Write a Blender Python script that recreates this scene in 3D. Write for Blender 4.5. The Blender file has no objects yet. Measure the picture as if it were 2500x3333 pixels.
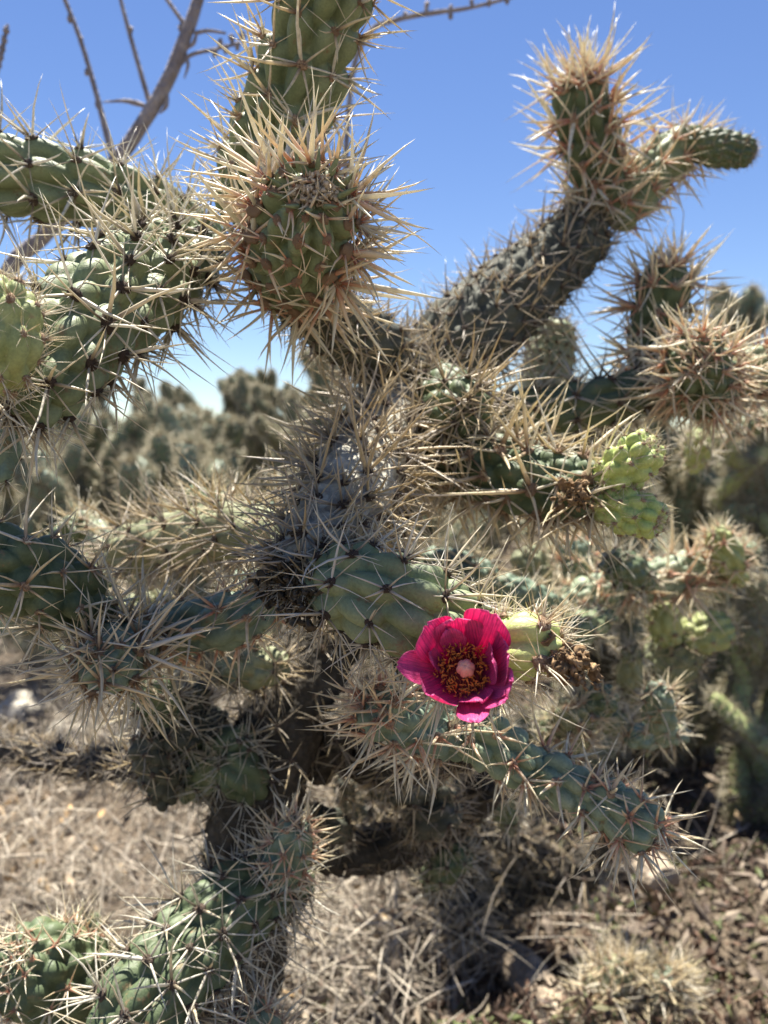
import bpy, math, random
import numpy as np
from mathutils import Matrix, Vector

# ------------------------------------------------------------------ camera
R = math.radians
scene = bpy.context.scene
CAM = np.array([0.0, 0.0, 0.75]); PITCH = R(4.7); FPX = 2620.0
cd = bpy.data.cameras.new('camera'); cam = bpy.data.objects.new('camera', cd)
scene.collection.objects.link(cam); scene.camera = cam
cam.location = CAM; cam.rotation_euler = (math.pi/2 - PITCH, 0, 0)
cd.sensor_fit = 'HORIZONTAL'; cd.sensor_width = 36; cd.lens = 36*FPX/2500
cd.clip_start = 0.01; cd.clip_end = 6000
cd.dof.use_dof = True; cd.dof.focus_distance = 0.30; cd.dof.aperture_fstop = 17.0
# ------------------------------------------------------------------ sky and sun
SUN_EL, SUN_AZ = R(70), R(-10)          # azimuth measured from +Y (view direction) towards +X
w = bpy.data.worlds.new('World'); scene.world = w; w.use_nodes = True
wn = w.node_tree.nodes; bgn = wn['Background']
sky = wn.new('ShaderNodeTexSky'); sky.sky_type = 'NISHITA'; sky.sun_disc = False
sky.sun_elevation = SUN_EL; sky.sun_rotation = SUN_AZ
sky.altitude = 300; sky.air_density = 1.0; sky.dust_density = 0.0; sky.ozone_density = 2.6
hs = wn.new('ShaderNodeHueSaturation'); hs.inputs['Saturation'].default_value = 1.12; hs.inputs['Hue'].default_value = .511; hs.inputs['Value'].default_value = .80
w.node_tree.links.new(sky.outputs[0], hs.inputs['Color']); w.node_tree.links.new(hs.outputs[0], bgn.inputs[0]); bgn.inputs[1].default_value = 0.060
sd = bpy.data.lights.new('sun', 'SUN'); sun = bpy.data.objects.new('sun', sd)
scene.collection.objects.link(sun)
sd.energy = 5.0; sd.angle = R(0.53); sd.color = (1.0, 0.94, 0.84)
sdir = Vector((math.sin(SUN_AZ)*math.cos(SUN_EL), math.cos(SUN_AZ)*math.cos(SUN_EL), math.sin(SUN_EL)))
sun.rotation_euler = sdir.to_track_quat('Z', 'Y').to_euler(); sun.location = (0, 0, 8)
scene.view_settings.view_transform = 'Standard'; scene.view_settings.look = 'None'
scene.view_settings.exposure = 1.66; scene.view_settings.gamma = 1
scene.render.engine = 'CYCLES'
scene.cycles.use_denoising = True
scene.cycles.max_bounces = 6; scene.cycles.diffuse_bounces = 2; scene.cycles.transmission_bounces = 3; scene.cycles.transparent_max_bounces = 8

rng = np.random.default_rng(7); random.seed(7)
FWD = np.array([0, math.cos(PITCH), -math.sin(PITCH)]); RGT = np.array([1.0, 0, 0]); UPV = np.array([0, math.sin(PITCH), math.cos(PITCH)])
def P(x, y, d):
    """photo pixel + distance along the view axis -> place in the world"""
    return CAM + FWD*d + RGT*((x-1250)/FPX*d) + UPV*((1666.5-y)/FPX*d)
def nz(v): return v/np.maximum(np.linalg.norm(v, axis=-1, keepdims=True), 1e-12)

# ------------------------------------------------------------------ materials
MATS = {}
def nodes(name):
    m = bpy.data.materials.new(name); m.use_nodes = True; MATS[name] = m
    nt = m.node_tree
    return m, nt, nt.nodes, nt.links, nt.nodes['Principled BSDF']
def ramp(N, stops):
    r = N.new('ShaderNodeValToRGB'); e = r.color_ramp.elements
    while len(e) < len(stops): e.new(0.5)
    for i, (p, c) in enumerate(stops): e[i].position = p; e[i].color = (*c, 1)
    return r
def noise(N, Lk, scale, detail=4, rough=.6, vec=None):
    n = N.new('ShaderNodeTexNoise'); n.inputs['Scale'].default_value = scale; n.inputs['Detail'].default_value = detail
    n.inputs['Roughness'].default_value = rough
    if vec is not None: Lk.new(vec, n.inputs['Vector'])
    return n
def objco(N): return N.new('ShaderNodeTexCoord').outputs['Object']
def mixc(N, Lk, fac, a, b, mode='MIX'):
    m = N.new('ShaderNodeMix'); m.data_type = 'RGBA'; m.blend_type = mode
    if isinstance(fac, (int, float)): m.inputs[0].default_value = fac
    else: Lk.new(fac, m.inputs[0])
    for s, v in ((6, a), (7, b)):
        if isinstance(v, tuple): m.inputs[s].default_value = (*v, 1)
        else: Lk.new(v, m.inputs[s])
    return m.outputs[2]
def bump(N, Lk, h, dist, strength=1.0):
    b = N.new('ShaderNodeBump'); b.inputs['Distance'].default_value = dist; b.inputs['Strength'].default_value = strength
    Lk.new(h, b.inputs['Height']); return b.outputs[0]

def stem_mat(name, c1, c2, scar=(0.20, 0.15, 0.08), scar_at=.585, rough=.55, sc=1.0):
    m, nt, N, Lk, b = nodes(name); co = objco(N)
    n1 = noise(N, Lk, 45*sc, 5, .6, co); n2 = noise(N, Lk, 900*sc, 3, .6, co); n3 = noise(N, Lk, 130*sc, 6, .7, co)
    r1 = ramp(N, [(.32, c1), (.68, c2)]); Lk.new(n1.outputs[0], r1.inputs[0])
    r3 = ramp(N, [(scar_at, (0, 0, 0)), (scar_at+.08, (1, 1, 1))]); Lk.new(n3.outputs[0], r3.inputs[0])
    c = mixc(N, Lk, r3.outputs[0], r1.outputs[0], scar)
    r2 = ramp(N, [(.3, (.82, .82, .82)), (.7, (1.15, 1.15, 1.12))]); Lk.new(n2.outputs[0], r2.inputs[0])
    c = mixc(N, Lk, 1.0, c, r2.outputs[0], 'MULTIPLY')
    Lk.new(c, b.inputs['Base Color']); b.inputs['Roughness'].default_value = rough
    b.inputs['Specular IOR Level'].default_value = .35
    Lk.new(bump(N, Lk, n2.outputs[0], .0004, .5), b.inputs['Normal'])
    return m
stem_mat('green', (.135, .175, .085), (.235, .275, .155))
stem_mat('green_deep_shaded', (.07, .10, .05), (.125, .16, .085))  # deep green, darkened further so the colour carries shade on shaded joints
stem_mat('blue_green', (.115, .165, .115), (.21, .27, .195))
stem_mat('pale_green', (.26, .32, .20), (.40, .44, .32), (.34, .30, .22), .60)
stem_mat('lime', (.34, .44, .12), (.50, .56, .22), (.40, .34, .12), .70, .5)
stem_mat('olive', (.15, .165, .09), (.26, .27, .16), (.22, .18, .11), .6, .7, .5)
stem_mat('far_olive', (.085, .115, .065), (.16, .19, .12), (.2, .17, .1), .62, .8, .4)

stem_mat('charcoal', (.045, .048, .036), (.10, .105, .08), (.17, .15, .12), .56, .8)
stem_mat('sage', (.16, .215, .13), (.29, .34, .235))
stem_mat('dull_lime', (.25, .30, .11), (.39, .42, .19), (.34, .27, .13), .60, .6)
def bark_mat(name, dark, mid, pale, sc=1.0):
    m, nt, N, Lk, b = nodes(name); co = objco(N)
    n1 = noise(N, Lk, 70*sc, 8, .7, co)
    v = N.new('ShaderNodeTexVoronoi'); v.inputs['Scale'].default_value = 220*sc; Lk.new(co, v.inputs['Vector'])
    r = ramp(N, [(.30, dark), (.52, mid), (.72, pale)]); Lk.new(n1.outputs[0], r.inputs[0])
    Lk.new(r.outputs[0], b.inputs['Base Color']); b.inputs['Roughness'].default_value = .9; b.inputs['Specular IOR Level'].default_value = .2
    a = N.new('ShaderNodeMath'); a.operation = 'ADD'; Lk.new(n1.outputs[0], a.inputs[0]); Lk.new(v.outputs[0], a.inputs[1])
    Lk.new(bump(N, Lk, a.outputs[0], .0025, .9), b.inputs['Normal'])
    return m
bark_mat('bark_dark_shaded', (.022, .019, .015), (.055, .048, .038), (.13, .115, .095))  # dark bark, its colour lowered to carry the crown's shade on the trunk
bark_mat('bark_pale', (.15, .13, .10), (.42, .405, .335), (.58, .56, .48))
bark_mat('dead_wood', (.18, .14, .10), (.38, .31, .23), (.55, .48, .39), .5)
bark_mat('stalk', (.17, .145, .145), (.28, .245, .24), (.45, .40, .37), .7)
bark_mat('stone', (.28, .25, .20), (.50, .46, .38), (.66, .62, .54), .12)
bark_mat('crust', (.03, .025, .018), (.11, .085, .055), (.30, .26, .2), 1.6)

def spine_mat(name, base, mid, tip, alt, trans=.35, rough=.38):
    m, nt, N, Lk, b = nodes(name)
    at = N.new('ShaderNodeAttribute'); at.attribute_name = 't'
    ar = N.new('ShaderNodeAttribute'); ar.attribute_name = 'rnd'
    r = ramp(N, [(.02, base), (.30, mid), (.75, tip), (1.0, tuple(x*.9 for x in tip))]); Lk.new(at.outputs['Fac'], r.inputs[0])
    rr = ramp(N, [(.45, (0, 0, 0)), (.75, (1, 1, 1))]); Lk.new(ar.outputs['Fac'], rr.inputs[0])
    c = mixc(N, Lk, rr.outputs[0], r.outputs[0], alt)
    n = noise(N, Lk, 420, 3, .6, objco(N)); rn = ramp(N, [(.3, (.72, .70, .66)), (.7, (1.1, 1.1, 1.1))]); Lk.new(n.outputs[0], rn.inputs[0])
    c = mixc(N, Lk, 1.0, c, rn.outputs[0], 'MULTIPLY')
    Lk.new(c, b.inputs['Base Color']); b.inputs['Roughness'].default_value = rough; b.inputs['Specular IOR Level'].default_value = .45
    tr = N.new('ShaderNodeBsdfTranslucent'); Lk.new(c, tr.inputs[0])
    mx = N.new('ShaderNodeMixShader'); mx.inputs[0].default_value = trans
    Lk.new(b.outputs[0], mx.inputs[1]); Lk.new(tr.outputs[0], mx.inputs[2]); Lk.new(mx.outputs[0], N['Material Output'].inputs[0])
    return m
spine_mat('spine_pink', (.64, .25, .17), (.86, .67, .47), (.90, .82, .60), (.91, .86, .70))
spine_mat('spine_gold', (.26, .15, .09), (.82, .70, .48), (.87, .78, .54), (.88, .83, .70))
spine_mat('spine_pale', (.14, .10, .075), (.72, .64, .48), (.82, .75, .57), (.82, .79, .70))
spine_mat('spine_grey', (.16, .13, .11), (.50, .44, .36), (.62, .55, .44), (.66, .54, .34), .3)
spine_mat('spine_far', (.26, .22, .14), (.48, .43, .29), (.62, .56, .40), (.56, .53, .40), .3, .6)
def plain(name, c1, c2, sc, rough=.9, bd=.001):
    m, nt, N, Lk, b = nodes(name); n = noise(N, Lk, sc, 5, .65, objco(N))
    r = ramp(N, [(.35, c1), (.65, c2)]); Lk.new(n.outputs[0], r.inputs[0]); Lk.new(r.outputs[0], b.inputs['Base Color'])
    b.inputs['Roughness'].default_value = rough; b.inputs['Specular IOR Level'].default_value = .25
    Lk.new(bump(N, Lk, n.outputs[0], bd, .8), b.inputs['Normal']); return m
plain('wool', (.18, .10, .06), (.46, .34, .23), 900)
plain('wool_pale', (.42, .34, .24), (.66, .57, .44), 900)
plain('wool_dark', (.04, .03, .025), (.14, .10, .075), 700)
plain('dry_flower', (.10, .06, .03), (.36, .24, .13), 260)

# ------------------------------------------------------------------ mesh helpers
COL = scene.collection
def make_mesh(name, V, faces, mats=(), fmat=None, attrs=None, smooth=True):
    """faces: list of (n,k) int arrays"""
    me = bpy.data.meshes.new(name)
    V = np.asarray(V, np.float32); me.vertices.add(len(V)); me.vertices.foreach_set('co', V.ravel())
    flat = np.concatenate([f.ravel() for f in faces]).astype(np.int32)
    cnt = np.concatenate([np.full(len(f), f.shape[1], np.int32) for f in faces])
    st = np.concatenate([[0], np.cumsum(cnt)[:-1]]).astype(np.int32)
    me.loops.add(len(flat)); me.loops.foreach_set('vertex_index', flat)
    me.polygons.add(len(cnt)); me.polygons.foreach_set('loop_start', st); me.polygons.foreach_set('loop_total', cnt)
    if fmat is not None: me.polygons.foreach_set('material_index', np.asarray(fmat, np.int32))
    me.polygons.foreach_set('use_smooth', np.full(len(cnt), smooth))
    for k, v in (attrs or {}).items():
        a = me.attributes.new(k, 'FLOAT', 'POINT'); a.data.foreach_set('value', np.asarray(v, np.float32))
    for m in mats: me.materials.append(MATS[m])
    me.update(); me.validate()
    return me
def link(name, me, parent=None, mat=None):
    o = bpy.data.objects.new(name, me); COL.objects.link(o); o.parent = parent
    if mat: me.materials.append(MATS[mat])
    return o
def tag(o, label=None, cat=None, group=None, kind=None):
    for k, v in (('label', label), ('category', cat), ('group', group), ('kind', kind)):
        if v: o[k] = v
    return o
def empty(name, loc):
    o = bpy.data.objects.new(name, None); COL.objects.link(o); o.location = loc; o.empty_display_size = .02; return o

def catmull(pts, n):
    pts = np.asarray(pts, float)
    if len(pts) == 2: pts = np.array([pts[0], (pts[0]+pts[1])/2, pts[1]])
    p = np.vstack([2*pts[0]-pts[1], pts, 2*pts[-1]-pts[-2]]); out = []
    for t in np.linspace(0, len(pts)-1-1e-9, n):
        i = int(t); f = t-i; a, b, c, d = p[i:i+4]
        out.append(.5*((2*b)+(c-a)*f+(2*a-5*b+4*c-d)*f*f+(-a+3*b-3*c+d)*f**3))
    return np.array(out)
def frames(C):
    T = nz(np.gradient(C, axis=0)); ref = np.array([0, 0, 1.0]) if abs(T[0][2]) < .9 else np.array([1.0, 0, 0])
    X = np.zeros_like(C); x = nz(np.cross(ref, T[0]))
    for i in range(len(C)):
        x = nz(x - T[i]*np.dot(x, T[i])); X[i] = x
    return T, X, np.cross(T, X)
def grid_faces(nr, na, off=0):
    i, j = np.meshgrid(np.arange(nr-1), np.arange(na), indexing='ij'); j2 = (j+1) % na
    return (np.stack([i*na+j, i*na+j2, (i+1)*na+j2, (i+1)*na+j], -1).reshape(-1, 4)+off)
def tube(pts, rad, sides=8, n=None, wob=0):
    n = n or max(4, len(pts)*4); C = catmull(pts, n); T, X, Y = frames(C)
    r = np.interp(np.linspace(0, 1, n), np.linspace(0, 1, len(rad)), rad)
    a = np.linspace(0, 2*math.pi, sides, endpoint=False)
    rr = r[:, None]*(1+wob*(rng.random((n, sides))-.5))
    V = C[:, None]+rr[..., None]*(np.cos(a)[None, :, None]*X[:, None]+np.sin(a)[None, :, None]*Y[:, None])
    V = V.reshape(-1, 3); nv = len(V); V = np.vstack([V, C[:1], C[-1:]])
    j = np.arange(sides); j2 = (j+1) % sides
    return V, [grid_faces(n, sides), np.stack([j2, j, np.full(sides, nv)], -1), np.stack([(n-1)*sides+j, (n-1)*sides+j2, np.full(sides, nv+1)], -1)]
def merge(parts):
    Vs, q, t, off = [], [], [], 0
    for V, F in parts:
        Vs.append(V)
        for f in F: (q if f.shape[1] == 4 else t).append(f+off)
        off += len(V)
    out = []
    if q: out.append(np.vstack(q))
    if t: out.append(np.vstack(t))
    return np.vstack(Vs), out

def spines(B, D, L, r, sides=5, hi=True, bend=.05):
    """n tapering thorns as one vertex/face set, with the place along the thorn and a random number as attributes"""
    n = len(B); D = nz(D)
    ref = np.where(np.abs(D[:, 2:3]) < .9, np.array([[0, 0, 1.0]]), np.array([[1.0, 0, 0]]))
    X = nz(np.cross(ref, D)); Y = np.cross(D, X)
    tt = np.array([0, .1, .45, .8]) if hi else np.array([0, .35])
    ww = np.array([.55, 1, .74, .34]) if hi else np.array([1, .75])
    a = np.linspace(0, 2*math.pi, sides, endpoint=False); k = len(tt); m = k*sides+1
    bd = (rng.random((n, 1))-.5)*2*bend*L[:, None]*X + (rng.random((n, 1))-.5)*2*bend*L[:, None]*Y
    V = np.zeros((n, m, 3)); A = np.zeros((n, m))
    for i in range(k):
        c = B+D*(L*tt[i])[:, None]+bd*(tt[i]*(1-tt[i])*4*.5)
        for j in range(sides):
            V[:, i*sides+j] = c+(r*ww[i])[:, None]*(X*math.cos(a[j])+Y*math.sin(a[j])*.7); A[:, i*sides+j] = tt[i]
    V[:, -1] = B+D*L[:, None]; A[:, -1] = 1
    q = grid_faces(k, sides); j = np.arange(sides); t = np.stack([(k-1)*sides+j, (k-1)*sides+(j+1) % sides, np.full(sides, m-1)], -1)
    o = (np.arange(n)*m)[:, None, None]
    return V.reshape(-1, 3), [(q[None]+o).reshape(-1, 4), (t[None]+o).reshape(-1, 3)], A.ravel(), np.repeat(rng.random(n), m)

def blob(c, rad, n=8, m=6, lump=.25, axes=None):
    th = np.linspace(0, math.pi, m)[1:-1]; ph = np.linspace(0, 2*math.pi, n, endpoint=False)
    S = np.stack([np.outer(np.sin(th), np.cos(ph)), np.outer(np.sin(th), np.sin(ph)), np.outer(np.cos(th), np.ones(n))], -1)
    S = S*(1+lump*(rng.random(S.shape[:2])-.5))[..., None]
    V = np.vstack([S.reshape(-1, 3), [[0, 0, 1]], [[0, 0, -1]]])*np.asarray(rad)
    if axes is not None: V = V@axes
    V = V+c; k = (m-2)*n; j = np.arange(n); j2 = (j+1) % n
    return V, [grid_faces(m-2, n)[:, ::-1], np.stack([j, j2, np.full(n, k)], -1), np.stack([(m-3)*n+j2, (m-3)*n+j, np.full(n, k+1)], -1)]

# ------------------------------------------------------------------ spine clusters (an areole pad and its spines), unit length
SETS = {}
def cluster_set(name, smat, wmat, n_long, n_rad, rl, spread, pad, wr, glo=10, nvar=8, lowrad=(.45, .8), sides=5):
    out = []
    for v in range(nvar):
        nl = rng.integers(n_long[0], n_long[1]+1); nr = rng.integers(n_rad[0], n_rad[1]+1)
        az = np.concatenate([np.arange(nl)*2*math.pi/nl+rng.random(nl)*1.2, np.arange(nr)*2*math.pi/nr+rng.random(nr)*.7])
        pol = np.concatenate([R(spread[0])+rng.random(nl)*R(spread[1]-spread[0]), R(62)+rng.random(nr)*R(30)])
        D = np.stack([np.sin(pol)*np.cos(az), np.sin(pol)*np.sin(az), np.cos(pol)], -1)
        L = np.concatenate([.5+rng.random(nl)**.8*.62, lowrad[0]+rng.random(nr)*(lowrad[1]-lowrad[0])])
        rr = np.concatenate([np.full(nl, rl), np.full(nr, rl*wr)])*(.55+.75*rng.random(nl+nr))
        B = D*np.array([pad*.6, pad*.6, pad*.2])
        V, F, A, Q = spines(B, D, L, rr, sides, True, .10)
        # short bristles and wool
        ga = rng.random(glo)*6.283; gp = rng.random(glo)*1.1; GD = np.stack([np.sin(gp)*np.cos(ga), np.sin(gp)*np.sin(ga), np.cos(gp)], -1)
        V2, F2, A2, Q2 = spines(GD*pad*.5, GD, pad*(.8+rng.random(glo)*1.3), np.full(glo, rl*.22), 3, False)
        V3, F3 = blob(np.array([0, 0, pad*.05]), (pad, pad*.72, pad*.42), 12, 9, .35)
        quads = [F[0], F2[0]+len(V), F3[0]+len(V)+len(V2)]; o3 = len(V)+len(V2)
        tris = [F[1], F2[1]+len(V), F3[1]+o3, F3[2]+o3]
        fm = [0]*(len(F[0])+len(F2[0]))+[1]*len(F3[0])+[0]*(len(F[1])+len(F2[1]))+[1]*(len(F3[1])+len(F3[2]))
        VV = np.vstack([V, V2, V3]); A = np.concatenate([A, A2*.3, np.zeros(len(V3))]); Q = np.concatenate([Q, Q2*.3, np.zeros(len(V3))])
        rec = dict(V=VV, Q=np.vstack(quads), T=np.vstack(tris), fm=fm, A=A, R=Q, mats=(smat, wmat))
        rec['nq'] = len(rec['Q']); rec['me'] = None
        out.append(rec)
    SETS[name] = out
def cluster_mesh(rec):
    if rec['me'] is None:
        rec['me'] = make_mesh('spine_cluster', rec['V'], [rec['Q'], rec['T']], rec['mats'], rec['fm'], dict(t=rec['A'], rnd=rec['R']))
    return rec['me']
cluster_set('pink', 'spine_pink', 'wool', (3, 5), (1, 3), .034, (22, 68), .11, .6)
cluster_set('stout', 'spine_pink', 'wool', (5, 7), (2, 4), .036, (20, 70), .10, .6)
cluster_set('bald', 'spine_pink', 'wool', (1, 2), (2, 3), .055, (35, 75), .19, .6, 4, lowrad=(.5, 1.0))
cluster_set('gold', 'spine_gold', 'wool', (3, 5), (2, 4), .028, (18, 68), .09, .55)
cluster_set('pale', 'spine_pale', 'wool_dark', (3, 5), (3, 5), .025, (15, 70), .10, .55)
cluster_set('grey', 'spine_grey', 'wool_dark', (5, 7), (3, 5), .020, (10, 72), .085, .7)
cluster_set('thin', 'spine_grey', 'wool_dark', (2, 4), (1, 3), .024, (15, 70), .10, .7)
cluster_set('tuft', 'spine_gold', 'wool', (4, 8), (6, 10), .017, (5, 50), .16, .6, 30)
cluster_set('far', 'spine_far', 'wool', (4, 5), (2, 3), .036, (20, 70), .10, .8, 0, 5, sides=3)

# ------------------------------------------------------------------ one joint of a cholla: a bent tube covered in tubercles
def joint_shape(C, rad, tub, nring, nar, cap0=.6, cap1=1.0, floor0=.5, rough=0.0, seed=0, lean=.45, sharp=.78):
    g = np.random.default_rng(seed)
    C0 = catmull(C, 200); sl = np.concatenate([[0], np.cumsum(np.linalg.norm(np.diff(C0, axis=0), axis=1))]); Ltot = sl[-1]
    a, b, H = tub; r0 = np.interp(np.linspace(0, 1, 200), np.linspace(0, 1, len(rad)), rad)
    r0 = np.maximum(r0-max(H, 0)*.88, r0*.45)
    u = np.linspace(0, 1, nring); u = u - .75*np.sin(2*math.pi*u)/(2*math.pi); s = u*Ltot
    Cs = np.stack([np.interp(s, sl, C0[:, k]) for k in range(3)], -1); rs = np.interp(s, sl, r0)
    def prof(e, Rc): x = np.clip(e/np.maximum(Rc, 1e-9), 0, 1); return np.sqrt(np.maximum(0, 1-(1-x)**2))
    pr = np.ones(nring)
    if cap1 > 0: pr = pr*np.maximum(prof(Ltot-s, cap1*rs[-1]), .0)
    if cap0 > 0: pr = pr*np.maximum(prof(s, cap0*rs[0]), floor0)
    r = rs*pr; r[-1] = max(r[-1], 1e-5); Rm = rs.max(); re_ = r+.6*max(H, 0)*pr
    T, X, Y = frames(Cs)
    drds = np.clip(np.gradient(r, np.maximum(s, s+np.arange(nring)*1e-9)), -4, 4)
    mer = np.concatenate([[0], np.cumsum(np.sqrt(np.diff(s)**2+np.diff(r)**2))])
    ks, th, m, row = [], g.random()*6.28, a*.75, 0
    while m < mer[-1]-.1*a:
        rl = max(np.interp(m, mer, re_), .1*Rm); q = np.clip(max(np.interp(m, mer, r), .28*Rm)/Rm, .3, 1)**.7
        n = max(3 if rl > .3*Rm else 1, int(round(2*math.pi*rl/(1.9*b*q)))); sp = 2*math.pi/n; th += sp*.5+.06
        for k in range(n): ks.append((m+(g.random()-.5)*a*.16+.12*a*math.sin(th+k*sp), (th+k*sp+(g.random()-.5)*sp*.10) % (2*math.pi), max(np.interp(m, mer, r), .28*Rm)))
        m += 1.5*a*min(q, np.clip(np.interp(m+1.1*a*q, mer, r)/Rm, .34, 1)**.8); row += 1
    if ks:
        K = np.array(ks); qk = np.clip(K[:, 2]/Rm, .3, 1)**.7
    ang = np.linspace(0, 2*math.pi, nar, endpoint=False)
    h = np.zeros((nring, nar))
    if ks:
        for (mk, tk, _), q in zip(K, qk):
            i0, i1 = np.searchsorted(mer, [mk-a*q*1.05, mk+a*q*1.05])
            if i1 <= i0: continue
            dm = (mer[i0:i1]-mk)/(a*q)
            dt = (ang-tk+math.pi) % (2*math.pi)-math.pi
            wid = 1.0+.18*dm   # a little broader towards the tip
            d2 = dm[:, None]**2+(re_[i0:i1, None]*dt[None]/(b*q*wid[:, None]))**2
            hk = H*q*np.maximum(0, 1-d2)**sharp
            h[i0:i1] = np.maximum(h[i0:i1], hk)
    if rough:
        ph = g.random((10, 3))*6.28; fr = g.integers(2, 14, 10); fm = (g.random(10)*2-1)*500
        nn = sum(np.sin(fr[i]*ang[None]+fm[i]*mer[:, None]+ph[i, 0]) for i in range(10))/3
        h = h+rough*(nn+.6*g.standard_normal(h.shape))
    Rd = np.cos(ang)[None, :, None]*X[:, None]+np.sin(ang)[None, :, None]*Y[:, None]
    Nn = nz(Rd-drds[:, None, None]*T[:, None])
    V = Cs[:, None]+Rd*r[:, None, None]+Nn*h[..., None]+T[:, None]*(h*lean*pr[:, None])[..., None]
    V = V.reshape(-1, 3); nv = len(V)
    V = np.vstack([V, V[:nar].mean(0), V[-nar:].mean(0)]); j = np.arange(nar); j2 = (j+1) % nar
    F = [grid_faces(nring, nar), np.stack([j2, j, np.full(nar, nv)], -1), np.stack([(nring-1)*nar+j, (nring-1)*nar+j2, np.full(nar, nv+1)], -1)]
    ar = []
    if ks:
        for (mk, tk, _), q in zip(K, qk):
            mm = mk+.34*a*q; si = np.interp(mm, mer, s); ip = np.array([np.interp(si, s, Cs[:, k]) for k in range(3)])
            t = nz(np.array([np.interp(si, s, T[:, k]) for k in range(3)])); x = np.array([np.interp(si, s, X[:, k]) for k in range(3)]); y = np.cross(t, x)
            rd = nz(x*math.cos(tk)+y*math.sin(tk)); ri = np.interp(si, s, r); dr = np.interp(si, s, drds); n = nz(rd-dr*t)
            hh = H*q*(1-.12)**sharp
            ar.append((ip+rd*ri+n*hh*.97+t*hh*lean*np.interp(si, s, pr), nz(n+.35*t), t, q))
    return V, F, ar

def frame_matrix(pos, z, scale, spin):
    ref = np.array([0, 0, 1.0]) if abs(z[2]) < .9 else np.array([1.0, 0, 0])
    x = nz(np.cross(ref, z)); y = np.cross(z, x); c, s_ = math.cos(spin), math.sin(spin)
    M = np.eye(4); M[:3, 0] = (x*c+y*s_)*scale; M[:3, 1] = (-x*s_+y*c)*scale; M[:3, 2] = z*scale; M[:3, 3] = pos
    return M
def spine_mass(name, recs, parent):
    """many clusters joined into one mesh"""
    Vs, Q, T, fm1, fm2, A, Rr, off = [], [], [], [], [], [], [], 0
    mats = recs[0][1]['mats']
    for M, rec in recs:
        Vs.append(rec['V']@M[:3, :3].T+M[:3, 3]); Q.append(rec['Q']+off); T.append(rec['T']+off)
        fm1 += rec['fm'][:rec['nq']]; fm2 += rec['fm'][rec['nq']:]; A.append(rec['A']); Rr.append((rec['R']+rng.random()) % 1.0); off += len(rec['V'])
    me = make_mesh(name, np.vstack(Vs), [np.vstack(Q), np.vstack(T)], mats, fm1+fm2, dict(t=np.concatenate(A), rnd=np.concatenate(Rr)))
    return tag(link(name, me, parent), kind='stuff')

class Plant:
    def __init__(self, name, loc, label, cat='cactus', group=None):
        self.loc = np.asarray(loc, float); self.root = tag(empty(name, loc), label, cat, group); self.cl = []; self.n = 0
    def joint(self, pts, rpx, mat='green', cset='gold', lpx=200, tub=(11, 7.2, 4.6), res=(90, 84), hero=1.0, name='stem_joint', label=None, keep=1.0, front=1.0, avoid=None, world=False, **kw):
        self.n += 1
        if world: C = np.array(pts, float); dep = (C-CAM)@FWD; rad = list(rpx); Lm = lpx
        else:
            C = np.array([P(*p) for p in pts]); dep = np.array([p[2] for p in pts])
            rp = rpx if isinstance(rpx, (list, tuple)) else [rpx]*len(pts)
            rad = [a*b/FPX for a, b in zip(rp, dep)]; Lm = lpx*dep.mean()/FPX
        t = tuple(x*.001 for x in tub)
        V, F, ar = joint_shape(C-self.loc, rad, t, res[0], res[1], seed=self.n*13+5, **kw)
        o = link(name, make_mesh(name, V, F, (mat,)), self.root)
        if label: o['label'] = label
        if cset:
            vs = SETS[cset]
            for pos, z, tn, q in ar:
                if rng.random() > keep or (avoid is not None and np.dot(z, avoid) > .30): continue
                wp = pos+self.loc; d = (wp-CAM)@FWD; vis = np.dot(z, nz(CAM-wp))
                fs = 1-(1-front)*min(1, max(0, (np.dot(z, nz(np.array([0, -.94, -.34])))-.35)/.4))     # older low spines stay short
                M = frame_matrix(pos, nz(z+rng.normal(0, .10, 3)), Lm*fs*(.55+.45*q)*(.8+.4*rng.random()), rng.random()*6.28)
                x = ((wp-CAM)@RGT)/d*FPX+1250; y = 1666.5-((wp-CAM)@UPV)/d*FPX
                inside = -60 < x < 2560 and -60 < y < 3393
                vs2 = SETS['bald'] if fs < .8 else vs; self.cl.append((o, M, vs2[rng.integers(len(vs2))], hero*Lm/d*(1 if vis > -.25 else .15)*(1 if inside else .1)))
        return o
    def finish(self, limit=290):
        order = sorted(range(len(self.cl)), key=lambda i: -self.cl[i][3]); top = set(order[:limit]); rest = {}
        for i, (o, M, rec, sc) in enumerate(self.cl):
            if i in top:
                c = link('spine_cluster', cluster_mesh(rec), o); c.matrix_basis = Matrix(M.tolist())
            else: rest.setdefault(o.name, (o, []))[1].append((M, rec))
        for o, recs in rest.values(): spine_mass('spines', recs, o)

# ------------------------------------------------------------------ ground
def vnoise(x, y, seed, oct=4, f=1.0):
    g = np.random.default_rng(seed); out = np.zeros_like(x); amp = 1
    for o in range(oct):
        for k in range(4):
            a = g.random()*6.28; ff = f*(.7+.6*g.random()); out += amp*np.sin((x*math.cos(a)+y*math.sin(a))*ff*6.28+g.random()*6.28)/2
        f *= 2.1; amp *= .5
    return out/2
def ground_z(x, y):
    d = np.sqrt(x*x+y*y)
    return .05*vnoise(x, y, 3, 5, .7)*np.clip(1.6-d/9, .15, 1)+.10*np.clip((x-.5)/1.5, 0, 1)*np.clip((y-1)/2, 0, 1)*np.clip(1-(d-4)/10, 0, 1)
u = np.linspace(-1, 1, 261); gx = np.sinh(u*7.2)/math.sinh(7.2)*2500
GX, GY = np.meshgrid(gx, gx+1.2, indexing='ij'); GZ = ground_z(GX, GY)
n_ = len(u); i, j = np.meshgrid(np.arange(n_-1), np.arange(n_-1), indexing='ij')
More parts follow.
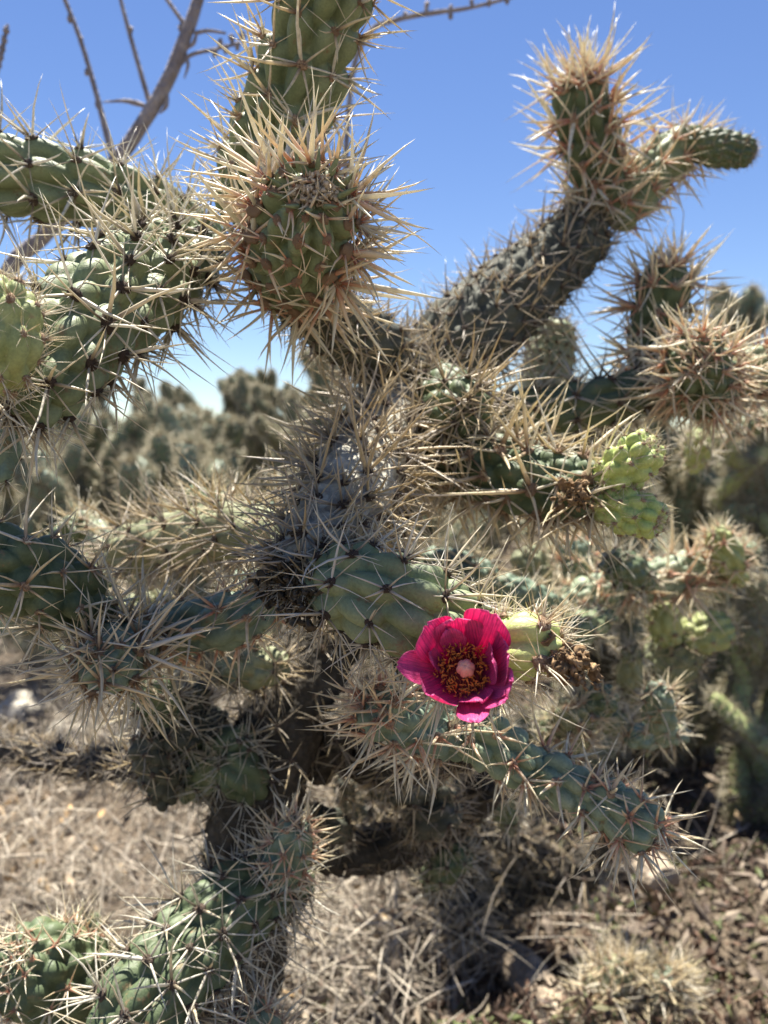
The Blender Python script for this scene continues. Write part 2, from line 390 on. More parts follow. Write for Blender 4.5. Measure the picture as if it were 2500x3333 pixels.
gf = np.stack([i*n_+j, (i+1)*n_+j, (i+1)*n_+j+1, i*n_+j+1], -1).reshape(-1, 4)
m, nt, N, Lk, b = nodes('soil'); co = objco(N)
na, nb, nc = noise(N, Lk, 1.3, 6, .65, co), noise(N, Lk, 38, 8, .7, co), noise(N, Lk, 9, 5, .6, co)
ra = ramp(N, [(.38, (.10, .078, .055)), (.62, (.20, .16, .115))]); Lk.new(na.outputs[0], ra.inputs[0])
rb = ramp(N, [(.3, (.5, .47, .44)), (.7, (1.25, 1.22, 1.18))]); Lk.new(nb.outputs[0], rb.inputs[0])
Lk.new(mixc(N, Lk, 1.0, ra.outputs[0], rb.outputs[0], 'MULTIPLY'), b.inputs['Base Color']); b.inputs['Roughness'].default_value = .95
Lk.new(bump(N, Lk, nb.outputs[0], .02, .8), b.inputs['Normal'])
tag(link('ground', make_mesh('ground', np.stack([GX, GY, GZ], -1).reshape(-1, 3), [gf], ('soil',))), 'dry brown soil under the cactus scrub', None, None, 'structure')

def attr_mat(name, stops, rough=.8, trans=0.0):
    m, nt, N, Lk, b = nodes(name)
    ar = N.new('ShaderNodeAttribute'); ar.attribute_name = 'rnd'; r = ramp(N, stops); r.color_ramp.interpolation = 'LINEAR'
    Lk.new(ar.outputs['Fac'], r.inputs[0]); n = noise(N, Lk, 160, 3, .6, objco(N)); rn = ramp(N, [(.3, (.7, .7, .7)), (.7, (1.15, 1.15, 1.15))]); Lk.new(n.outputs[0], rn.inputs[0])
    c = mixc(N, Lk, 1.0, r.outputs[0], rn.outputs[0], 'MULTIPLY'); Lk.new(c, b.inputs['Base Color']); b.inputs['Roughness'].default_value = rough; b.inputs['Specular IOR Level'].default_value = .3
    if trans:
        tr = N.new('ShaderNodeBsdfTranslucent'); Lk.new(c, tr.inputs[0]); mx = N.new('ShaderNodeMixShader'); mx.inputs[0].default_value = trans
        Lk.new(b.outputs[0], mx.inputs[1]); Lk.new(tr.outputs[0], mx.inputs[2]); Lk.new(mx.outputs[0], N['Material Output'].inputs[0])
attr_mat('straw', [(0, (.16, .135, .105)), (.35, (.34, .295, .235)), (.7, (.52, .455, .36)), (1, (.66, .59, .46))])
attr_mat('cover', [(0, (.04, .03, .022)), (.3, (.10, .065, .045)), (.5, (.16, .095, .065)), (.64, (.26, .20, .14)), (.74, (.11, .13, .05)), (.9, (.19, .23, .09)), (1, (.42, .36, .28))], .6, .15)
attr_mat('flakes', [(0, (.13, .10, .075)), (.5, (.26, .21, .16)), (.8, (.40, .33, .235)), (.9, (.52, .33, .14)), (1, (.55, .49, .40))])

def scatter_sticks(n, xr, yr, L, r, hz, seed):
    g = np.random.default_rng(seed)
    nc = n//45; cx = xr[0]+(xr[1]-xr[0])*g.random(nc); cy = yr[0]+(yr[1]-yr[0])*g.random(nc)**1.5; pick = g.integers(nc, size=n); x = cx[pick]+g.normal(0, .07, n); y = cy[pick]+g.normal(0, .07, n)
    az = g.random(n)*6.28; el = g.normal(.2, .55, n); D = np.stack([np.cos(az)*np.cos(el), np.sin(az)*np.cos(el), np.sin(el)], -1)
    B = np.stack([x, y, ground_z(x, y)+hz*g.random(n)**2], -1); Ls = L*(.4+g.random(n)*1.2)
    return spines(B, D, Ls, r*(.6+.8*g.random(n)), 3, True, .16)
V, F, A, Q = scatter_sticks(36000, (-2.3, .10), (.9, 5.0), .085, .0013, .14, 4)
tag(link('dry_grass', make_mesh('dry_grass', V, F, ('straw',), None, dict(rnd=Q))), 'tangle of dry grey grass and thin twigs on the ground', None, None, 'stuff')

V, F, A, Q = scatter_sticks(2600, (.0, 2.6), (.95, 4.5), .11, .0016, .12, 9)
tag(link('fallen_twigs', make_mesh('fallen_twigs', V, F, ('straw',), None, dict(rnd=Q*.7))), 'thin dead twigs strewn over the brown ground cover', None, None, 'stuff')

def scatter_leaves(n, xr, yr, size, hz, seed, mound=True):
    g = np.random.default_rng(seed)
    x = xr[0]+(xr[1]-xr[0])*g.random(n); y = yr[0]+(yr[1]-yr[0])*g.random(n)**1.8
    md = np.clip(.5+.6*vnoise(x, y, seed+1, 3, 1.3), 0, 1.3) if mound else np.ones(n)*.3
    z = ground_z(x, y)+hz*md*g.random(n)**.5
    c = np.stack([x, y, z], -1); ax = nz(g.normal(0, 1, (n, 3))+np.array([0, 0, .35])); b_ = nz(np.cross(ax, g.normal(0, 1, (n, 3)))); n2 = np.cross(ax, b_)
    l = size*(.35+1.5*g.random(n)**2.2); ww = l*(.22+.25*g.random(n)); tk = ww*.45
    O = np.stack([c-ax*l[:, None], c+b_*ww[:, None], c+n2*tk[:, None], c-b_*ww[:, None], c-n2*tk[:, None], c+ax*l[:, None]], 1)
    t = np.array([[0, 2, 1], [0, 3, 2], [0, 4, 3], [0, 1, 4], [5, 1, 2], [5, 2, 3], [5, 3, 4], [5, 4, 1]])
    F = (t[None]+(np.arange(n)*6)[:, None, None]).reshape(-1, 3)
    return O.reshape(-1, 3), [F], np.repeat(np.clip(g.random(n)*.75+.25*vnoise(x, y, seed+2, 2, 1.1)+.1, 0, 1), 6)
V, F, Q = scatter_leaves(140000, (-.12, 3.2), (.8, 6.5), .0088, .16, 21)
tag(link('ground_cover', make_mesh('ground_cover', V, F, ('cover',), None, dict(rnd=Q), False)), 'low brown and olive succulent ground cover', None, None, 'stuff')
V, F, Q = scatter_leaves(26000, (-2.8, .9), (.8, 6.0), .014, .12, 33)
tag(link('leaf_litter', make_mesh('leaf_litter', V, F, ('flakes',), None, dict(rnd=Q), False)), 'pale crumbled leaf litter lying on the soil', None, None, 'stuff')

# ------------------------------------------------------------------ chollas further off: shared joint shapes, every joint an object
FAR = {}
def far_joint(mat, cset, v, spl=.034):
    key = (mat, cset, v)
    if key not in FAR:
        Lj = .13; C = np.array([[0, 0, 0], [.006*(v-1), .004*v, Lj*.5], [0, 0, Lj]])
        V, F, ar = joint_shape(C, [.018, .023, .021], (.013, .0085, .0065), 30, 30, seed=v+90)
        jm = make_mesh('stem_joint', V, F, (mat,))
        recs = [(frame_matrix(p, z, spl*(.6+.5*rng.random()), rng.random()*6), SETS[cset][rng.integers(len(SETS[cset]))]) for p, z, t, q in ar]
        Vs, Qs, Ts, f1, f2, A, Rr, off = [], [], [], [], [], [], [], 0
        for M, rec in recs:
            Vs.append(rec['V']@M[:3, :3].T+M[:3, 3]); Qs.append(rec['Q']+off); Ts.append(rec['T']+off); f1 += rec['fm'][:rec['nq']]; f2 += rec['fm'][rec['nq']:]
            A.append(rec['A']); Rr.append((rec['R']+rng.random()) % 1); off += len(rec['V'])
        sm = make_mesh('spines', np.vstack(Vs), [np.vstack(Qs), np.vstack(Ts)], recs[0][1]['mats'], f1+f2, dict(t=np.concatenate(A), rnd=np.concatenate(Rr)))
        FAR[key] = (jm, sm)
    return FAR[key]
def far_cholla(label, x, d, top_y, seed, mat='far_olive', cset='far', spread=.8, group=None, scale=1.0, maxn=70, width=.35, fine=False):
    base = P(x, 1451, d); base[2] = float(ground_z(np.array([base[0]]), np.array([base[1]]))[0])-.01
    g = random.Random(seed); top = P(x, top_y, d)[2]-base[2]
    root = tag(empty('cholla_cactus', base), label, 'cactus', group); cnt = 0
    todo = [(Vector((0, 0, 0)), Vector((g.uniform(-.25, .25), g.uniform(-.25, .25), 1)).normalized(), 0)]
    for k in range(3): a = g.random()*6.28; todo.append((Vector((0, 0, .03)), Vector((math.cos(a), math.sin(a), .7)).normalized(), 0))
    while todo and cnt < maxn:
        p, dv, lev = todo.pop(g.randrange(len(todo)) if g.random() < .5 else max(range(len(todo)), key=lambda q: todo[q][0].z))
        ln = (.09+.06*g.random())*scale; e = p+dv*ln
        if e.z > top or math.hypot(e.x, e.y) > width*1.15 or e.z < .02:
            if p.z > top-.04: continue
            dv = Vector((-p.x*.8+g.uniform(-.4, .4), -p.y*.8+g.uniform(-.4, .4), .25+.4*g.random())).normalized(); e = p+dv*ln
        thick = (1.4 if lev < 2 else .88+.25*g.random())*scale; cnt += 1
        jm, sm = far_joint(mat, cset, g.randrange(4))
        q = dv.to_track_quat('Z', 'Y')@Matrix.Rotation(g.random()*6.28, 3, 'Z').to_quaternion()
        o = link('stem_joint', jm, root); o.matrix_basis = Matrix.LocRotScale(p, q, Vector((thick, thick, ln/.13*1.08)))
        tag(link('spines', sm, o), kind='stuff')
        k = g.choice([1, 2]) if lev < 2 else g.choice([1, 2, 2])
        for i in range(k):
            a = g.random()*6.28; sp = spread*(.3+.9*g.random())
            nd = (dv*.8+Vector((math.cos(a)*sp, math.sin(a)*sp, 0.45*g.random()+.2))).normalized()
            todo.append((p+dv*ln*(.97 if i == 0 else .55+.4*g.random()), nd, lev+1))
    return root
GRP = 'chollas standing behind'
far_cholla('spiny cholla bush low on the left behind the dark knobbly stem', 150, 2.6, 1350, 1, 'blue_green', width=.40, group=GRP)
far_cholla('bushy straw-spined cholla filling the gap left of the grey dry limb', 600, 2.7, 1390, 2, 'blue_green', width=.42, group=GRP, maxn=80)
far_cholla('low pale cholla just behind the grey dry limb', 900, 2.3, 1540, 12, 'olive', width=.3, group=GRP, maxn=45)
far_cholla('distant cholla under the left stem, leftmost on the skyline', 330, 4.2, 1330, 3, width=.5, scale=1.05, maxn=110, group=GRP)
far_cholla('distant rounded cholla on the skyline, highest left of the sky gap', 650, 4.6, 1262, 4, width=.4, scale=1.05, group=GRP, maxn=130)
far_cholla('distant cholla on the skyline touching the blue sky gap', 830, 4.3, 1300, 5, width=.3, scale=1.05, maxn=110, group=GRP)
far_cholla('distant cholla partly behind the rounded skyline one', 500, 5.2, 1290, 6, width=.5, scale=1.15, maxn=110, group=GRP)
far_cholla('tall upright cholla with raised arms behind the dark branching trunk', 950, 2.6, 1140, 7, spread=1.0, group=GRP, maxn=70, width=.22, scale=.95)
far_cholla('grey-green cholla at the far right skyline', 2490, 2.6, 1010, 8, 'blue_green', width=.20, group=GRP, maxn=70)
far_cholla('yellowish cholla bush along the right edge below the skyline', 2450, 1.6, 1380, 9, 'dull_lime', width=.17, spread=1.2, group=GRP, maxn=60, scale=.8)
far_cholla('olive cholla behind the pale fruits on the right', 2080, 2.0, 1330, 10, 'blue_green', width=.3, group=GRP)
far_cholla('blurred cholla in the dark gap behind the flower', 1700, 1.6, 1560, 11, 'olive', width=.25, group=GRP, maxn=60)
for k, (lb, x_, d_, ty, mt) in enumerate([
    ('straw-spined cholla clump at the left edge below the skyline', -60, 3.3, 1430, 'olive'),
    ('cholla clump between the two pale-green left bushes', 380, 2.2, 1500, 'blue_green'),
    ('low cholla thicket plant in front of the tall upright one', 980, 3.2, 1380, 'olive'),
    ('cholla clump seen through the gap under the forked dark arm', 1330, 2.6, 1500, 'olive'),
    ('cholla clump behind the long fruit-bearing limb', 1880, 2.4, 1420, 'olive'),
    ('cholla clump between the fruits and the right edge', 2270, 2.1, 1480, 'blue_green'),
    ('low cholla clump at the right edge above the brown scrub', 2560, 2.4, 1560, 'olive'),
    ('green cholla bush under the left stem, nearest of the left background bushes', 260, 2.5, 1450, 'green_deep_shaded'),
    ('green cholla bush just left of the grey corky limb', 760, 2.4, 1500, 'green_deep_shaded'),
    ('low cholla clump behind the pink-spined blurred arm', 2150, 1.9, 1800, 'olive')]):
    far_cholla(lb, x_, d_, ty, 40+k, mt, width=.34, group=GRP, maxn=60)
far_cholla('distant low cholla right of the tall upright one', 1500, 4.5, 1370, 13, width=.6, scale=1.4, group=GRP)

def scrub(n, seed):
    g = np.random.default_rng(seed); parts = []; th = g.uniform(-.75, .75, n); d = 6.0*np.exp(g.random(n)*2.3); x, y = d*np.sin(th), d*np.cos(th)
    B, D, L, r = [], [], [], []
    for k in range(n):
        h = g.uniform(.45, 1.0); w_ = g.uniform(.3, .7); m_ = 34
        c = g.normal(0, 1, (m_, 3))*np.array([w_*.5, w_*.5, 0])+np.array([x[k], y[k], 0]); c[:, 2] = h*g.random(m_)**.7-.08
        B.append(c); D.append(g.normal(0, .6, (m_, 3))+np.array([0, 0, .7])); L.append(g.uniform(.14, .34, m_)); r.append(g.uniform(.035, .06, m_))
    return spines(np.vstack(B), np.vstack(D), np.concatenate(L), np.concatenate(r), 5, True, .3)
attr_mat('scrub', [(0, (.07, .08, .045)), (.4, (.14, .15, .09)), (.7, (.22, .20, .13)), (1, (.32, .27, .18))])
V, F, A, Q = scrub(700, 8)
tag(link('far_scrub', make_mesh('far_scrub', V, F, ('scrub',), None, dict(rnd=Q))), 'distant mass of olive desert scrub', None, None, 'stuff')

far_cholla('added dark cholla tangle standing in for shade below the magenta flower', 1540, 1.12, 2560, 15, 'bark_dark_shaded', 'thin', width=.14, maxn=34, spread=1.0)  # dark tangle added in place of a deeply shaded patch

# ------------------------------------------------------------------ the big cholla
base = P(760, 3300, .56); base[2] = 0
big = Plant('cholla_cactus', base, 'large branching cholla with straw spines and one magenta flower, in front', 'cactus')
J = big.joint
W = dict(mat='bark_dark_shaded', tub=(9, 6.5, 3.6), rough=.0007, cset='thin', name='branch', keep=.7)
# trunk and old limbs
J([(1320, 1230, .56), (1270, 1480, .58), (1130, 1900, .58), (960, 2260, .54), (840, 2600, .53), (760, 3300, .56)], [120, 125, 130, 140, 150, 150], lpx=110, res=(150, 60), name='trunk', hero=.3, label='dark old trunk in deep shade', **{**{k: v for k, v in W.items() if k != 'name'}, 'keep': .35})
bpts = np.array([P(762, 3280, .56), [base[0], base[1], -.02]])
big.joint([bpts[0], (bpts[0]+bpts[1])/2, bpts[1]], [.034, .038, .045], lpx=.02, res=(50, 40), name='trunk', hero=.05, world=True, **{k: v for k, v in W.items() if k != 'name'})
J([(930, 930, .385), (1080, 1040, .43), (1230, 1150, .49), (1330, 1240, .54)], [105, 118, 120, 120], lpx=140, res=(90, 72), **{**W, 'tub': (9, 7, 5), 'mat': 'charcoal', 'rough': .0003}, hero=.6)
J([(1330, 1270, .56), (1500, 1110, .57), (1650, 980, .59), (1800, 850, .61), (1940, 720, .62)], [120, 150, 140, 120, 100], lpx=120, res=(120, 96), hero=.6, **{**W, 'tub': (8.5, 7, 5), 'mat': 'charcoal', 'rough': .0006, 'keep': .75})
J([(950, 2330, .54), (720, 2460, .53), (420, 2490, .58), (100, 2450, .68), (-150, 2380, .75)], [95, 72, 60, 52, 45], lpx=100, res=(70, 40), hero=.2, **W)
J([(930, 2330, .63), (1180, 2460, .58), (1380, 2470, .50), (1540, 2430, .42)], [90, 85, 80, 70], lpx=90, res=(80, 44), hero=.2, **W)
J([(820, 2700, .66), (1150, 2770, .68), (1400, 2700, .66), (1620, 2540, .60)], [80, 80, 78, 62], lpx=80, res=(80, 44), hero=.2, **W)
# upper group
J([(800, 720, .41), (850, 530, .395), (905, 414, .385), (962, 300, .375), (1035, 75, .36), (1110, -130, .345)], [120, 140, 148, 150, 150, 145], 'green', 'gold', 190, (12, 7.6, 9), (160, 130), hero=1.6)
J([(945, 905, .385), (978, 790, .338), (1015, 655, .30)], [150, 176, 166], 'green', 'stout', 275, (9.2, 7.0, 7.8), (130, 150), hero=3, front=.42, label='short joint pointing at the viewer, ringed by stout pink and gold spines')
J([(720, 820, .45), (560, 715, .445), (380, 645, .435), (150, 590, .425), (-90, 560, .42)], [80, 102, 116, 125, 125], 'green', 'pale', 200, (13.5, 8, 8.2), (150, 120), hero=1.5)
J([(650, 800, .42), (440, 930, .36), (270, 1060, .325), (140, 1190, .305), (40, 1330, .295)], [125, 180, 190, 185, 150], 'green', 'pale', 260, (12, 8, 8.6), (150, 130), hero=1.6, keep=.85)
J([(30, 1290, .34), (18, 1420, .34), (12, 1560, .335)], [50, 52, 40], 'blue_green', 'pale', 110, (10, 6, 2.5), (50, 44), hero=.7)
g = np.random.default_rng(61); tipc = P(1018, 622, .297)-big.loc; parts = []
for k in range(260):
    o3 = g.normal(0, 1, 3); o3 = o3/np.linalg.norm(o3)*g.random()**.5
    parts.append(blob(tipc+(RGT*o3[0]*1.15+UPV*o3[1]*.75-FWD*o3[2]*.5)*.0085, g.uniform(.0004, .0013, 3), 6, 5, .6))
V, F = merge(parts); link('wool_tuft', make_mesh('wool_tuft', V, F, ('wool_pale',)), big.root)
for k in range(11):
    a = k*6.283/11+g.random()*.3; c0 = tipc+(RGT*math.cos(a)*1.05+UPV*math.sin(a)*.72)*.0098-FWD*.001
    V, F, A, Q = spines(c0[None], (RGT*math.cos(a)*.7+UPV*(math.sin(a)*.6+.35)-FWD*.5)[None], np.array([.0075+.003*g.random()]), np.array([.0016]), 8, True, .1)
    link('leaf', make_mesh('leaf', V, F, ('green',), None, dict(t=A, rnd=Q)), big.root)
# right-hand group
J([(1965, 720, .62), (1950, 590, .61), (1925, 470, .60), (1897, 370, .59), (1886, 265, .58)], [80, 88, 94, 96, 90], 'green_deep_shaded', 'pink', 185, (12, 8, 6.5), (100, 90), hero=1.4)
J([(1990, 720, .62), (2060, 640, .62), (2150, 530, .625), (2270, 450, .63)], [70, 80, 80, 66], 'green', 'pink', 125, (13, 8.5, 5), (90, 72), hero=1.1)
J([(2230, 470, .62), (2330, 482, .61), (2455, 500, .60)], [48, 62, 50], 'green_deep_shaded', 'thin', 34, (5, 3.8, 3), (70, 72), hero=.6, label='dark knobbly young bud joint')
J([(2110, 1260, .62), (2128, 1110, .61), (2152, 990, .60), (2172, 870, .59)], [70, 86, 92, 86], 'green_deep_shaded', 'pink', 165, (12, 8, 6), (90, 80), hero=1.2)
J([(2320, 1290, .56), (2290, 1230, .52), (2262, 1160, .48)], [95, 112, 105], 'green_deep_shaded', 'pink', 165, (8, 6.4, 5.8), (90, 96), hero=1.4, keep=.55, front=.82)
J([(2330, 1260, .55), (2430, 1210, .55), (2560, 1200, .55)], [70, 80, 80], 'green', 'pink', 130, (9, 6, 4), (70, 70), hero=.8)
J([(1500, 1390, .60), (1700, 1345, .58), (1900, 1320, .57), (2110, 1280, .58), (2330, 1290, .58)], [70, 78, 80, 80, 70], 'green_deep_shaded', 'pale', 180, (16, 9, 5), (110, 72), hero=.9)
J([(1800, 1040, .66), (1790, 1160, .66), (1760, 1300, .66)], [70, 82, 70], 'pale_green', 'thin', 70, (5.5, 4.2, 2.6), (70, 64), hero=.5)
# middle
J([(1390, 1270, .54), (1450, 1300, .48), (1520, 1345, .43)], [100, 112, 104], 'green_deep_shaded', 'grey', 200, (9, 7, 5), (80, 84), hero=1.2, keep=.42)
J([(1320, 1420, .50), (1520, 1500, .46), (1740, 1570, .42), (1960, 1600, .39)], [110, 120, 120, 105], 'green_deep_shaded', 'gold', 240, (11, 7.6, 6.5), (110, 100), hero=1.3, keep=.8)
J([(1310, 1290, .53), (1210, 1450, .44), (1130, 1620, .375), (1030, 1790, .34), (960, 1890, .325)], [120, 140, 150, 130, 95], 'bark_pale', 'grey', 250, (10, 7.5, 3), (130, 96), hero=1.2, keep=.66, name='branch', rough=.0005, label='pale grey corky limb under dense grey spines')
J([(1000, 1790, .42), (800, 1730, .47), (600, 1750, .52), (380, 1800, .56)], [95, 100, 95, 80], 'olive', 'grey', 190, (14, 9, 4), (90, 70), hero=.6, label='dry greyish joint full of spine stars')
J([(1040, 1860, .335), (1150, 1910, .312), (1290, 1965, .305), (1420, 2020, .308), (1560, 2080, .315)], [112, 154, 164, 152, 110], 'green', 'pale', 210, (9, 7, 7.6), (140, 130), hero=1.9, label='plump green joint that carries the flower')
# left
J([(300, 2010, .36), (210, 1930, .335), (90, 1870, .315), (-60, 1830, .295)], [102, 134, 146, 142], 'green_deep_shaded', 'gold', 190, (10, 8.5, 7), (110, 110), hero=1.3)
J([(470, 2090, .38), (400, 2130, .345), (330, 2165, .305)], [90, 112, 105], 'blue_green', 'gold', 270, (8, 6.4, 5.4), (90, 96), hero=1.5, keep=.6, front=.82)
J([(420, 2080, .40), (560, 2050, .385), (720, 2025, .37), (890, 1970, .36)], [75, 92, 95, 85], 'blue_green', 'pink', 150, (10, 7, 6), (90, 90), hero=1.2, keep=.8)
# below the flower
J([(1480, 2400, .40), (1370, 2370, .37), (1220, 2310, .335)], [85, 100, 95], 'blue_green', 'pink', 190, (8.5, 6.5, 5.4), (80, 90), hero=1.4, keep=.75)
for pts, rp in (([(1500, 2395, .39), (1600, 2425, .385), (1720, 2500, .38)], [80, 100, 84]), ([(1700, 2480, .385), (1800, 2530, .38), (1900, 2600, .378)], [70, 88, 76]), ([(1880, 2585, .378), (1990, 2630, .37), (2120, 2705, .36)], [72, 98, 88])):
    J(pts, rp, 'sage', 'pink', 175, (7, 5.8, 6.4), (76, 96), hero=1.4, keep=.5)
# lower left
J([(860, 2900, .44), (930, 2800, .43), (965, 2690, .42)], [70, 76, 66], 'blue_green', 'pink', 130, (8, 5.6, 4), (70, 72), hero=1.1)
J([(990, 2830, .46), (780, 2940, .43), (620, 3090, .41), (470, 3260, .39), (380, 3420, .38)], [95, 142, 158, 155, 150], 'green_deep_shaded', 'pale', 190, (11, 8, 6), (110, 110), hero=1.1)
J([(900, 3480, .42), (830, 3400, .41), (770, 3310, .40)], [95, 105, 95], 'blue_green', 'pink', 140, (8, 5.6, 4.4), (70, 80), hero=1.1)

low = dict(tub=(9, 7, 5.5), res=(60, 64), hero=.5, keep=.55)
J([(1180, 1750, .60), (1480, 1900, .72), (1800, 2020, .82)], [60, 60, 58], lpx=70, res=(70, 40), hero=.2, **W)
J([(1780, 2010, .82), (2000, 2180, .84), (2150, 2230, .85)], [52, 54, 56], lpx=70, res=(60, 40), hero=.2, **W)
for pts, rp, kw in [
    ([(1800, 2020, .80), (1900, 1950, .80), (2040, 1900, .79)], [58, 70, 62], dict(mat='sage', cset='pink', lpx=110)),
    ([(2020, 1910, .79), (2140, 1890, .785), (2290, 1840, .78)], [56, 72, 64], dict(mat='sage', cset='pink', lpx=150)),
    ([(1760, 2000, .84), (1740, 1880, .84), (1700, 1790, .84)], [55, 62, 56], dict(mat='olive', cset='thin', lpx=80)),
    ([(1890, 1960, .84), (1880, 1850, .84), (1870, 1760, .84)], [50, 56, 48], dict(mat='blue_green', cset='pink', lpx=80)),
    ([(2130, 2250, .85), (2180, 2150, .84), (2240, 2050, .83)], [75, 95, 90], dict(mat='olive', cset='thin', lpx=70)),
    ([(2200, 2080, .83), (2300, 2060, .82), (2370, 2030, .82)], [62, 72, 60], dict(mat='dull_lime', cset='tuft', lpx=50)),
    ([(2180, 2090, .82), (2160, 2020, .81), (2150, 1970, .81)], [50, 60, 48], dict(mat='dull_lime', cset='tuft', lpx=50)),
    ([(1780, 2400, .62), (1880, 2330, .60), (1980, 2260, .58)], [52, 66, 58], dict(mat='green_deep_shaded', cset='gold', lpx=70)),
    ([(1820, 2470, .62), (1860, 2380, .60), (1870, 2300, .58)], [60, 70, 60], dict(mat='olive', cset='tuft', lpx=110))]:
    J(pts, rp, **kw, **low)
J([(470, 1880, .62), (370, 1790, .63), (250, 1690, .64)], [48, 52, 46], 'pale_green', 'gold', 100, **low)

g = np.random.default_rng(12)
ZONES = [(16, (1350, 2250), (1720, 2420), (.62, 1.0), ('green_deep_shaded', 'blue_green', 'olive', 'green'), ('pale', 'gold')),
         (9, (900, 1750), (2480, 2980), (.62, .85), ('charcoal', 'green_deep_shaded'), ('thin', 'pale')),  # dark joints added to deepen the shade at lower centre
         (8, (1350, 2000), (1230, 1480), (.62, .80), ('green_deep_shaded', 'charcoal', 'blue_green'), ('pale', 'thin')),
         (13, (900, 1480), (2080, 2720), (.52, .66), ('charcoal', 'charcoal', 'bark_dark_shaded'), ('thin',)),  # near-black shade left of the flower, made from added dark joints
         (8, (450, 900), (2240, 2560), (.46, .58), ('charcoal', 'green_deep_shaded'), ('thin', 'pale')),  # joints added above the lower-left arm to cast shade on it
         (12, (150, 1000), (1560, 2200), (.50, .80), ('olive', 'green_deep_shaded', 'blue_green'), ('grey', 'gold', 'pale')),
         (6, (2250, 2480), (1350, 1950), (.75, 1.0), ('dull_lime', 'green_deep_shaded', 'sage'), ('gold', 'pink'))]
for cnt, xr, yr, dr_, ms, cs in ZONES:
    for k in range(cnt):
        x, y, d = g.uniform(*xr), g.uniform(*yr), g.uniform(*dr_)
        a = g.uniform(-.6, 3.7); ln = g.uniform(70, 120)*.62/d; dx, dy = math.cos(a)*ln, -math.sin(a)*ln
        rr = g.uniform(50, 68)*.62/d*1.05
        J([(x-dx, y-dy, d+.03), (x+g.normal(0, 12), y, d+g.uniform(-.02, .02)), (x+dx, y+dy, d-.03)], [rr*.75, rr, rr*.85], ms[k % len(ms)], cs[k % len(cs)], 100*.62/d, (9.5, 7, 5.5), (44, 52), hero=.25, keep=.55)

# ------------------------------------------------------------------ fruits (parts of the big cholla)
def fruit(pts, rpx, mat, lpx, tub, cset='tuft', hero=1.0, avoid=None):
    o = J(pts, rpx, mat, cset, lpx, tub, (64, 80), hero=hero, avoid=avoid, name='fruit', cap0=.8, cap1=.55, sharp=.7)
    return o
fruit([(-10, 1250, .275), (20, 1150, .262), (25, 1040, .262), (10, 950, .265)], [78, 105, 108, 84], 'dull_lime', 110, (5.0, 4.8, 4.4), hero=1.2)
fruit([(1960, 1570, .39), (2040, 1520, .375), (2110, 1455, .365)], [66, 88, 74], 'lime', 55, (5.4, 5.0, 5.0))
fruit([(1950, 1640, .39), (2040, 1665, .375), (2130, 1690, .365)], [62, 82, 70], 'lime', 55, (5.4, 5.0, 5.0))
fruit([(1580, 2110, .288), (1690, 2100, .282), (1790, 2105, .282)], [90, 112, 96], 'lime', 190, (7.5, 6.5, 4.6), hero=1.3)
fruit([(1530, 2110, .308), (1522, 2135, .296), (1515, 2160, .278)], [85, 110, 115], 'lime', 280, (6.5, 6, 2.0), hero=1.4, avoid=nz(CAM-P(1500, 2162, .256)+np.array([-.02, 0, .10])))

# dried-up blossom on the fruit beside the flower, and the scar on the long limb
def crumple(pts, rpx, mat, name, seed, n=16, sz=1.0):
    g = np.random.default_rng(seed); parts = []
    C = np.array([P(*p) for p in pts])-big.loc
    for k in range(n):
        f = g.random(); c = C[0]+(C[-1]-C[0])*f; rr = rpx*.3*.30/FPX*(.5+.8*g.random())*(1.1-.4*f)*sz; c = c+g.normal(0, .30, 3)*rpx*.3/FPX
        d = nz(g.normal(0, 1, 3)+nz(C[-1]-C[0])*1.1); s = nz(np.cross(d, g.normal(0, 1, 3))); n3 = np.cross(d, s)
        uu, vv = np.meshgrid(np.linspace(-1, 1, 5), np.linspace(-.3, 1, 6), indexing='ij'); cur = g.normal(0, .7)
        V = c+rr*(uu[..., None]*s*(.7-.4*np.abs(vv[..., None]-.3))+vv[..., None]*d*1.5+(cur*uu**2+.5*np.sin(vv*4+g.random()*6)+.25*g.standard_normal(uu.shape))[..., None]*n3*.7)
        i, j = np.meshgrid(np.arange(4), np.arange(5), indexing='ij'); q = np.stack([i*6+j, (i+1)*6+j, (i+1)*6+j+1, i*6+j+1], -1).reshape(-1, 4)
        parts.append((V.reshape(-1, 3), [q]))
    V, F = merge(parts); o = link(name, make_mesh(name, V, F, (mat,)), big.root)
    md = o.modifiers.new('thick', 'SOLIDIFY'); md.thickness = .0006; return o
crumple([(1790, 2120, .275), (1890, 2190, .268)], 78, 'dry_flower', 'dried_flower', 3, 110)['label'] = 'brown withered blossom at the fruit end'
crumple([(1850, 1600, .37), (1890, 1620, .365)], 75, 'dry_flower', 'dried_flower', 4, 60)
crumple([(900, 1850, .325), (1010, 1960, .31)], 150, 'crust', 'bark_crust', 5, 150, .55)

